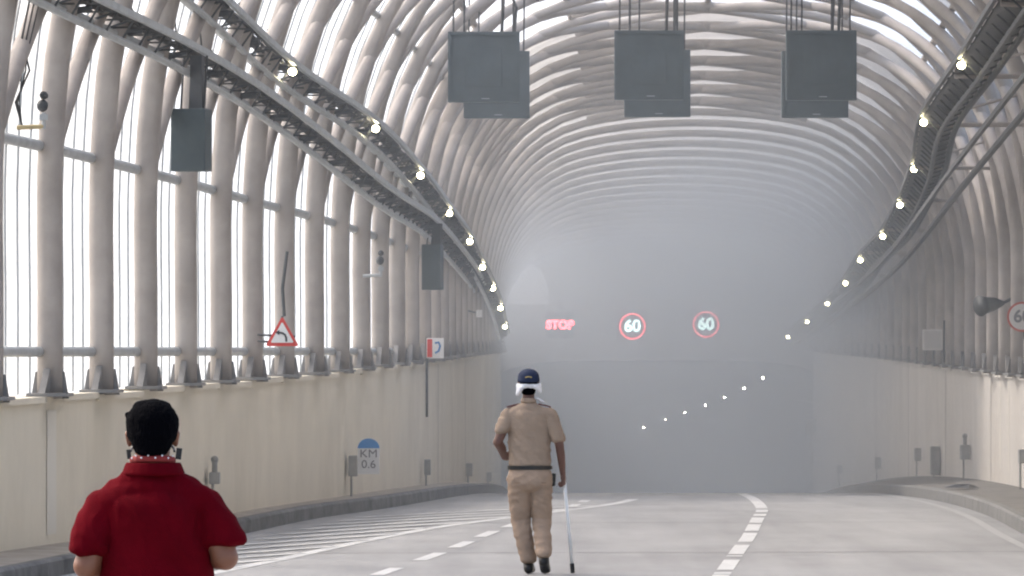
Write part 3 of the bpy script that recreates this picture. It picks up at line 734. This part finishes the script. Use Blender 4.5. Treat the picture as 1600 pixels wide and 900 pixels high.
def head(b, c, rr=(.076, .096, .112)):
    """skull with jaw, ears, nose, brow; looks towards +Y"""
    c = Vector(c); x, y, z = rr
    b.hull((c + Vector((0, -.01, .025)), (x, y, z * .78)), (c + Vector((0, .015, -.03)), (x * .86, y * .82, z * .62)))
    b.hull((c + Vector((0, .02, -.04)), (x * .74, y * .7, .05)), (c + Vector((0, .062, -.092)), (.026, .022, .018)), (c + Vector((.035, .01, -.07)), .025), (c + Vector((-.035, .01, -.07)), .025))
    b.hull((c + Vector((0, .092, .012)), (.009, .01, .01)), (c + Vector((0, .112, -.022)), (.014, .012, .009)), (c + Vector((0, .09, -.028)), (.018, .01, .008)))
    b.hull((c + Vector((-.035, .083, .03)), (.02, .012, .008)), (c + Vector((.035, .083, .03)), (.02, .012, .008)))
    b.hull((c + Vector((-.018, .086, -.058)), (.008, .01, .008)), (c + Vector((.018, .086, -.058)), (.008, .01, .008)))
    for sgn in (-1, 1):
        b.hull((c + Vector((sgn * (x + .009), -.012, -.002)), (.009, .016, .016)), (c + Vector((sgn * (x + .003), -.004, -.042)), (.008, .009, .01)))
def eyes(c, root, sc_=1):
    for sgn in (-1, 1):
        m = MB(); m.sph(Vector(c) + Vector((sgn * .031, .082, .008)), .0125, 12, 8); m.build('eye', mat('eye_white', (.7, .68, .65), .3), root, smooth=True)

skin_a = mat('brown_skin', (.15, .075, .055), .5, var=.12, vscale=14, bump=.1, bscale=120)
skin_b = mat('warm_brown_skin', (.19, .078, .043), .5, var=.12, vscale=14, bump=.1, bscale=120)
khaki = mat('khaki_shirt', (.33, .245, .18), .85, var=.10, vscale=7, bump=.5, bscale=26)
khaki2 = mat('khaki_trousers', (.35, .252, .182), .85, var=.12, vscale=6, bump=.5, bscale=22)
redcloth = mat('crimson_knit', (.088, .0008, .0045), .95, var=.14, vscale=9, bump=.35, bscale=230, spec=.05)
navy = mat('navy_cap', (.012, .022, .06), .8, bump=.2, var=.2)
whitecloth = mat('white_kerchief', (.82, .82, .84), .8, bump=.3, bscale=60)
hair_m = mat('black_hair', (.0015, .0015, .0025), .95, bump=.8, bscale=140, stretch=(1, 1, .25), spec=.03)
leather = mat('black_leather', (.018, .017, .016), .4)
jean = mat('dark_trousers', (.035, .04, .055), .85, bump=.3)

# ---- uniformed walker
WL = Vector((.14, 65.2, 0))
def walker():
    neck = (0, -.005, 1.45); hd = (0, .015, 1.625)
    LS, LE, LW = (-.168, -.01, 1.34), (-.262, -.06, 1.12), (-.205, .15, .99)
    RS, RE, RW = (.175, -.01, 1.34), (.262, -.035, 1.10), (.292, .045, .845)
    LH, LK, LA = (-.078, .0, .84), (-.066, .07, .46), (.000, .02, .10)
    RH, RK, RA = (.098, .0, .84), (.112, .05, .45), (.128, -.20, .165)
    torso = [((0, .0, 1.33), (.165, .095, .075)), ((.004, .005, 1.18), (.15, .10, .08)), ((.01, .0, 1.0), (.148, .10, .07)), ((.012, -.01, .86), (.165, .105, .07))]
    b = Blob(); b.chain(torso); b.hull(((-.14, -.005, 1.345), (.05, .055, .042)), ((.15, -.005, 1.345), (.05, .055, .042)), ((0, -.005, 1.40), (.075, .06, .045)))
    b.hull((neck, (.052, .055, .05)), ((0, .005, 1.54), (.05, .055, .05))); head(b, hd)
    b.chain([(LS, .05), ((-.212, -.035, 1.24), .046), (LE, .039)]); b.chain([(LE, .041), ((-.230, .03, 1.07), .040), (LW, .027)])
    b.chain([(RS, .05), ((.225, -.025, 1.24), .046), (RE, .039)]); b.chain([(RE, .038), ((.275, -.005, 1.01), .036), (RW, .024)])
    b.chain([(LH, (.085, .09, .085)), (LK, .056), ((-.046, .035, .33), .05), (LA, .036)]); b.chain([(RH, (.085, .09, .085)), (RK, .056), ((.118, -.06, .34), .05), (RA, .036)])
    for (x, y, z), a in ((LA, .10), (RA, .08)): b.hull(((x, y - .01, z - .04), .032), ((x + .01, y + .14, .035), (.033, .045, .02)))
    hand(b, LW, (.45, .85, .1), (.8, -.3, -.3), .55, side=-1)
    hand(b, RW, (.1, .12, -1), (-.9, .35, 0), 1.15, side=1)
    root = b.build('person', skin_a, None, voxel=.0065, smooth=3, loc=WL)
    tag(root, 'person in khaki uniform and navy cap walking away with a white stick', 'person')
    eyes(hd, root)
    # shirt with short sleeves
    s_ = Blob(); g_ = .017
    def inf(items, g): return [(c, tuple(v + g for v in (r if hasattr(r, '__len__') else (r, r, r)))) for c, r in items]
    s_.chain(inf([((0, .0, 1.325), (.168, .1, .075)), ((.004, .005, 1.18), (.158, .105, .08)), ((.01, .0, 1.03), (.155, .108, .06)), ((.012, -.005, .93), (.158, .102, .03))], g_))
    s_.hull(*inf([((-.145, -.005, 1.345), (.05, .055, .042)), ((.152, -.005, 1.345), (.05, .055, .042)), ((0, -.005, 1.40), (.075, .06, .045))], .014))
    s_.chain(inf([(LS, .047), ((-.205, -.03, 1.26), .047), ((-.228, -.042, 1.215), (.047, .049, .012))], .014))
    s_.chain(inf([(RS, .047), ((.219, -.022, 1.24), .047), ((.25, -.03, 1.145), (.046, .048, .014))], .014))
    s_.build('shirt', khaki, root, voxel=.0085, smooth=3, folds=[(.007, FM('Y', 35, 12, 6, 4)), (.006, FM('Y', -30, 5, 6, 15)), (.003, FM('Y', 60, 26, 12, 12))])
    c_ = Blob(); c_.hull(((0, -.004, 1.462), (.068, .067, .018)), ((0, 0, 1.49), (.062, .062, .008))); c_.build('collar', khaki, root, voxel=.006, smooth=2)
    t_ = Blob(); t_.hull(*inf([((.012, -.012, .87), (.165, .11, .035)), ((.01, -.03, .78), (.168, .115, .07))], .012))
    t_.chain(inf([((-.078, -.015, .80), (.09, .1, .085)), (LK, (.066, .068, .06)), ((-.046, .035, .33), (.058, .062, .05)), ((LA[0], LA[1] + .005, .125), (.05, .056, .02))], .014))
    t_.chain(inf([((.10, -.015, .80), (.088, .1, .085)), (RK, (.064, .068, .06)), ((.118, -.06, .34), (.057, .062, .05)), ((RA[0], RA[1] + .0, .175), (.05, .056, .02))], .014))
    t_.build('trousers', khaki2, root, voxel=.0085, smooth=4, folds=[(.007, FM('Y', 20, 5, 6, 15)), (.005, FM('Y', -35, 7, 9, 20))])
    bl = MB(); n = 40
    for k in range(n):
        a0, a1 = 2*math.pi*k/n, 2*math.pi*(k+1)/n; vs = []
        for a in (a0, a1):
            for rr, zz in ((.0, .897), (.0, .928), (.008, .928), (.008, .897)): vs.append((.012 + (.182 + rr) * math.cos(a), -.008 + (.126 + rr) * math.sin(a), zz - .01))
        bl.add(vs, [(0,4,5,1),(1,5,6,2),(2,6,7,3),(3,7,4,0)])
    bl.build('belt', leather, root)
    for (x, y, z), nm in ((LA, 1), (RA, 2)):
        f = Blob(); f.hull(((x, y - .026, z - .055), (.042, .042, .042)), ((x, y + .02, z - .015), (.045, .045, .03)), ((x + .016, y + .16, .03), (.044, .055, .026))); f.build('shoe', leather, root, voxel=.007)
    h = Blob(); h.hull(((0, -.02, 1.535), (.055, .068, .02)), ((0, 0, 1.61), (.08, .096, .05))); h.build('hair', hair_m, root, voxel=.006, grain=.001)
    c = Blob(); c.hull(((0, -.002, 1.638), (.096, .112, .02)), ((0, -.004, 1.675), (.091, .104, .068))); c.hull(((-.05, .09, 1.628), (.03, .02, .006)), ((.05, .09, 1.628), (.03, .02, .006)), ((0, .165, 1.618), (.035, .02, .006)))
    cap = c.build('cap', navy, root, voxel=.005)
    e = MB(); e.tube([(.028 * q, -.122 + .004 * abs(q), 1.668 + .006 * (1 - q*q)) for q in (-1, -.5, 0, .5, 1)], .0055, 5); e.build('emblem', mat('gold_thread', (.42, .32, .12), .6), cap)
    k = Blob(); k.hull(((0, .0, 1.602), (.094, .112, .018)), ((0, .015, 1.578), (.09, .104, .014)))
    k.hull(((-.085, -.02, 1.60), (.018, .03, .018)), ((-.090, -.03, 1.525), (.016, .022, .014)), ((-.055, -.09, 1.585), (.016, .02, .012)))
    k.hull(((.088, -.02, 1.60), (.02, .03, .018)), ((.097, -.03, 1.55), (.016, .022, .014)), ((.055, -.09, 1.588), (.016, .02, .012)))
    k.hull(((0, .07, 1.57), (.06, .05, .035)), ((0, .06, 1.52), (.05, .05, .02)))
    k.hull(((.07, -.02, 1.49), (.02, .02, .006)), ((.12, .0, 1.458), (.022, .018, .005)))
    k.build('kerchief', whitecloth, root, voxel=.0055, folds=[(.003, FM('X', 20, 30, 30, 14))])
    for sx_ in (-1, 1):
        m = MB(); m.box((sx_ * .135 + .003, -.005, 1.43), (.11, .055, .012), Matrix.Rotation(R(14 * sx_), 3, 'Y')); m.build('epaulette', mat('maroon_epaulette', (.12, .03, .035), .7), root, bevel=.004)
    m = MB(); m.box((.212, -.01, .80), (.035, .06, .11), Matrix.Rotation(R(4), 3, 'Y')); m.build('pouch', leather, root, bevel=.01)
    m = MB()
    for sx_ in (-.075, .10): m.box((sx_, -.142, .775), (.1, .006, .006))
    m.build('pocket_seam', mat('seam_khaki', (.24, .155, .1), .9), root)
    return root
walker()
st = empty('walking_stick', WL + Vector((.375, .12, 0)), 'thin white stick with black tip held in the uniformed walker\'s right hand', 'stick')
a, b_ = Vector((-.072, -.05, .80)), Vector((-.005, 0, .085))
MB().tube([a, b_], .015, 10).build('shaft', mat('white_stick', (.88, .89, .88), .45), st, smooth=True)
MB().tube([b_, Vector((.002, 0, .004))], .019, 10).build('tip', black_m, st)

# ---- man in red
RL = Vector((-1.277, 27.27, 0))
def red_man():
    hd = (0, .02, 1.605)
    LS, LE, LW = (-.165, 0, 1.33), (-.232, -.055, 1.135), (-.115, .2, 1.17)
    RS, RE, RW = (.19, 0, 1.335), (.262, -.05, 1.165), (.14, .2, 1.19)
    b = Blob(); b.chain([((.01, 0, 1.33), (.175, .11, .08)), ((.013, .015, 1.15), (.172, .13, .09)), ((.013, .02, 1.0), (.172, .135, .07)), ((.013, 0, .86), (.17, .12, .08))])
    b.hull(((-.13, 0, 1.345), (.06, .06, .045)), ((.15, 0, 1.35), (.06, .06, .045)), ((0, -.005, 1.40), (.085, .07, .05)))
    b.hull(((0, -.005, 1.44), (.066, .066, .05)), ((0, .0, 1.53), (.062, .066, .04))); head(b, hd, (.08, .1, .112))
    b.chain([(LS, .055), (LE, .046)]); b.chain([(LE, .046), ((-.19, .04, 1.14), .044), (LW, .028)])
    b.chain([(RS, .055), (RE, .046)]); b.chain([(RE, .046), ((.222, .04, 1.165), .044), (RW, .028)])
    for s in (-1, 1):
        b.chain([((.013 + s * .09, 0, .84), (.09, .1, .085)), ((.013 + s * .10, .01, .45), .06), ((.013 + s * .105, -.01, .10), .038)])
        b.hull(((.013 + s * .105, -.015, .05), .035), ((.013 + s * .12, .15, .03), (.037, .05, .02)))
    hand(b, LW, (.62, .75, .12), (.5, -.2, .8), .5, side=1)
    hand(b, RW, (-.62, .75, .1), (-.5, -.2, .8), .5, side=-1)
    root = b.build('person', skin_b, None, voxel=.0065, smooth=3, loc=RL)
    tag(root, 'stocky person in a crimson polo shirt seen from behind, near the camera', 'person')
    eyes(hd, root)
    def inf(items, g): return [(c, tuple(v + g for v in (r if hasattr(r, '__len__') else (r, r, r)))) for c, r in items]
    s_ = Blob(); s_.chain(inf([((.01, 0, 1.33), (.178, .112, .08)), ((.013, .01, 1.2), (.182, .13, .08)), ((.013, .015, 1.05), (.18, .138, .06)), ((.013, .01, .85), (.185, .138, .03))], .012))
    s_.hull(*inf([((-.13, 0, 1.355), (.052, .06, .04)), ((.155, 0, 1.36), (.052, .06, .04)), ((0, -.005, 1.41), (.075, .068, .04))], .016))
    s_.hull(((-.12, 0, 1.385), .045), ((.135, 0, 1.39), .045), ((0, -.01, 1.455), (.085, .065, .02)))
    s_.chain(inf([(LS, .05), ((-.200, -.03, 1.25), .053), ((-.226, -.045, 1.195), (.054, .056, .012))], .016))
    s_.chain(inf([(RS, .05), ((.229, -.03, 1.26), .053), ((.258, -.042, 1.225), (.056, .056, .012))], .016))
    sh = s_.build('polo_shirt', redcloth, root, voxel=.007, smooth=5, folds=[(.009, FM('Y', -38, 3.5, 5, 11)), (.009, FM('Y', 42, 11, 6, 4)), (.003, FM('Y', 10, 24, 12, 12))])
    c_ = Blob()
    n = 22
    for k in range(n):
        a0, a1 = 2*math.pi*k/n, 2*math.pi*(k+1)/n
        P = lambda a, rx, z: (.004 + rx * math.cos(a), -.004 + rx * .93 * math.sin(a), z)
        c_.hull((P(a0, .105, 1.462), .008), (P(a1, .105, 1.462), .008), (P(a0, .094, 1.497), .005), (P(a1, .094, 1.497), .005))
    c_.build('collar', redcloth, sh, voxel=.005, smooth=2)
    h = Blob(); h.hull(((0, .0, 1.64), (.094, .108, .086)), ((0, -.012, 1.60), (.089, .096, .05))); h.hull(((0, -.03, 1.60), (.084, .08, .04)), ((0, -.045, 1.54), (.058, .056, .02)))
    h.hull(((-.086, .01, 1.672), (.012, .02, .008)), ((-.07, .0, 1.66), (.02, .03, .02))); h.hull(((.015, .03, 1.70), (.05, .06, .022)), ((-.02, .0, 1.70), (.05, .06, .022)))
    h.build('hair', hair_m, root, voxel=.004, smooth=8, folds=[(.002, FM('X', 0, 30, 30, 18))], grain=.0016)
    k = Blob(); k.hull(((0, .09, 1.60), (.06, .03, .02)), ((0, .08, 1.53), (.06, .04, .02)), ((0, .125, 1.575), (.02, .012, .02))); 
    mk = k.build('face_mask', black_m, root, voxel=.006)
    for s in (-1, 1):
        m = MB(); m.tube([(s * .055, .09, 1.57), (s * .074, .045, 1.55), (s * .078, .01, 1.54)], .004, 6); m.box((.094, .0, 1.532) if s > 0 else (-.083, .0, 1.53), (.02, .016, .040) if s > 0 else (.014, .014, .034), Matrix.Rotation(R(7 * s), 3, 'Y')); m.build('ear_loop', black_m, mk)
    nk = Blob(); n = 16
    for k in range(n):
        a0, a1 = 2*math.pi*k/n, 2*math.pi*(k+1)/n; q = lambda a: (.002 + .074 * math.cos(a), -.004 + .076 * math.sin(a), 1.508 - .008 * math.sin(a))
        nk.hull((q(a0), (.009, .009, .014)), (q(a1), (.009, .009, .014)))
    nko = nk.build('neckerchief', mat('red_neckerchief', (.2, .02, .018), .8), root, voxel=.005)
    m = MB()
    for k in range(8):
        a = -math.pi/2 + (k - 3.5) * .31; m.sph((.002 + .082 * math.cos(a), -.004 + .084 * math.sin(a), 1.515 + .008 * (k % 2) - .004 * math.sin(a)), .0036, 6, 4)
    m.build('spots', whitecloth, nko)
    for s in (-1,):
        t_ = Blob(); t_.hull(((.013, -.0, .88), (.178, .132, .03)), ((.013, -.01, .78), (.19, .135, .07)))
        for q in (-1, 1): t_.chain([((.013 + q * .095, -.005, .80), (.105, .12, .09)), ((.013 + q * .10, .01, .45), .082), ((.013 + q * .105, -.01, .08), (.07, .075, .02))])
        t_.build('trousers', jean, root, voxel=.01, folds=[(.004, FM('Y', 0, 6, 6, 12))])
    for q in (-1, 1):
        f = Blob(); f.hull(((.013 + q * .105, -.03, .045), .043), ((.013 + q * .12, .17, .03), (.045, .055, .026))); f.build('shoe', leather, root, voxel=.008)
    return root
red_man()
ph = empty('mobile_phone', RL + Vector((.01, .345, 1.215)), 'black phone held out of sight before the person in crimson', 'phone')
MB().box((0, 0, 0), (.15, .011, .074)).build('case', black_m, ph, bevel=.005)
MB().box((0, -.0068, 0), (.14, .002, .066)).build('screen', mat('phone_screen', (.02, .025, .03), .15), ph)
#PEOPLE_END

# ------------------------------------------------------------------ smoke filling the far half of the canopy and the tunnel
sm = bpy.data.materials.new('smoke'); sm.use_nodes = True; n = sm.node_tree; n.nodes.clear()
o = n.nodes.new('ShaderNodeOutputMaterial'); v = n.nodes.new('ShaderNodeVolumePrincipled')
v.inputs['Color'].default_value = (.79, .865, .955, 1); v.inputs['Anisotropy'].default_value = 0.1
tc = n.nodes.new('ShaderNodeTexCoord'); sx = n.nodes.new('ShaderNodeSeparateXYZ'); n.links.new(tc.outputs['Object'], sx.inputs[0])
def ramp(src, a, b, lo, hi, smooth=True):
    r = n.nodes.new('ShaderNodeMapRange'); r.interpolation_type = 'SMOOTHSTEP' if smooth else 'LINEAR'
    for k, val in zip((1, 2, 3, 4), (a, b, lo, hi)): r.inputs[k].default_value = val
    n.links.new(src, r.inputs[0]); return r.outputs[0]
d1a = ramp(sx.outputs['Y'], -100, -22, 0.0, 0.042); d1b = ramp(sx.outputs['Y'], -17, -5, 1.0, 0.16)
d2 = ramp(sx.outputs['X'], -2.5, 3.0, .74, 1.04)
nz = n.nodes.new('ShaderNodeTexNoise'); nz.inputs['Scale'].default_value = .07; nz.inputs['Detail'].default_value = 2
n.links.new(tc.outputs['Object'], nz.inputs[0]); d3 = ramp(nz.outputs[0], .3, .7, .6, 1.4)
def mul(a, b):
    m = n.nodes.new('ShaderNodeMath'); m.operation = 'MULTIPLY'; n.links.new(a, m.inputs[0]); n.links.new(b, m.inputs[1]); return m.outputs[0]
pm = n.nodes.new('ShaderNodeMapping'); pm.inputs['Location'].default_value = (-3.2 / 3.0, 57 / 30.0, -3.2 / 3.4); pm.inputs['Scale'].default_value = (1 / 3.0, 1 / 30.0, 1 / 3.4)
n.links.new(tc.outputs['Object'], pm.inputs[0]); ln_ = n.nodes.new('ShaderNodeVectorMath'); ln_.operation = 'LENGTH'; n.links.new(pm.outputs[0], ln_.inputs[0])
pl = ramp(ln_.outputs['Value'], 0.25, 1.15, 0.034, 0.0)
a0 = n.nodes.new('ShaderNodeMath'); a0.operation = 'ADD'; n.links.new(mul(mul(mul(d1a, d1b), d2), d3), a0.inputs[0]); n.links.new(mul(pl, d3), a0.inputs[1])
ad = n.nodes.new('ShaderNodeMath'); ad.operation = 'ADD'; ad.inputs[1].default_value = .0030
n.links.new(a0.outputs[0], ad.inputs[0]); n.links.new(ad.outputs[0], v.inputs['Density']); n.links.new(v.outputs[0], o.inputs['Volume'])
m = MB(); m.box((0, 0, 0), (22, 266, 20)); smo = m.build('smoke', sm, loc=(1.5, 200, 1.4)); tag(smo, 'grey blue smoke filling the far canopy and tunnel', kind='stuff')
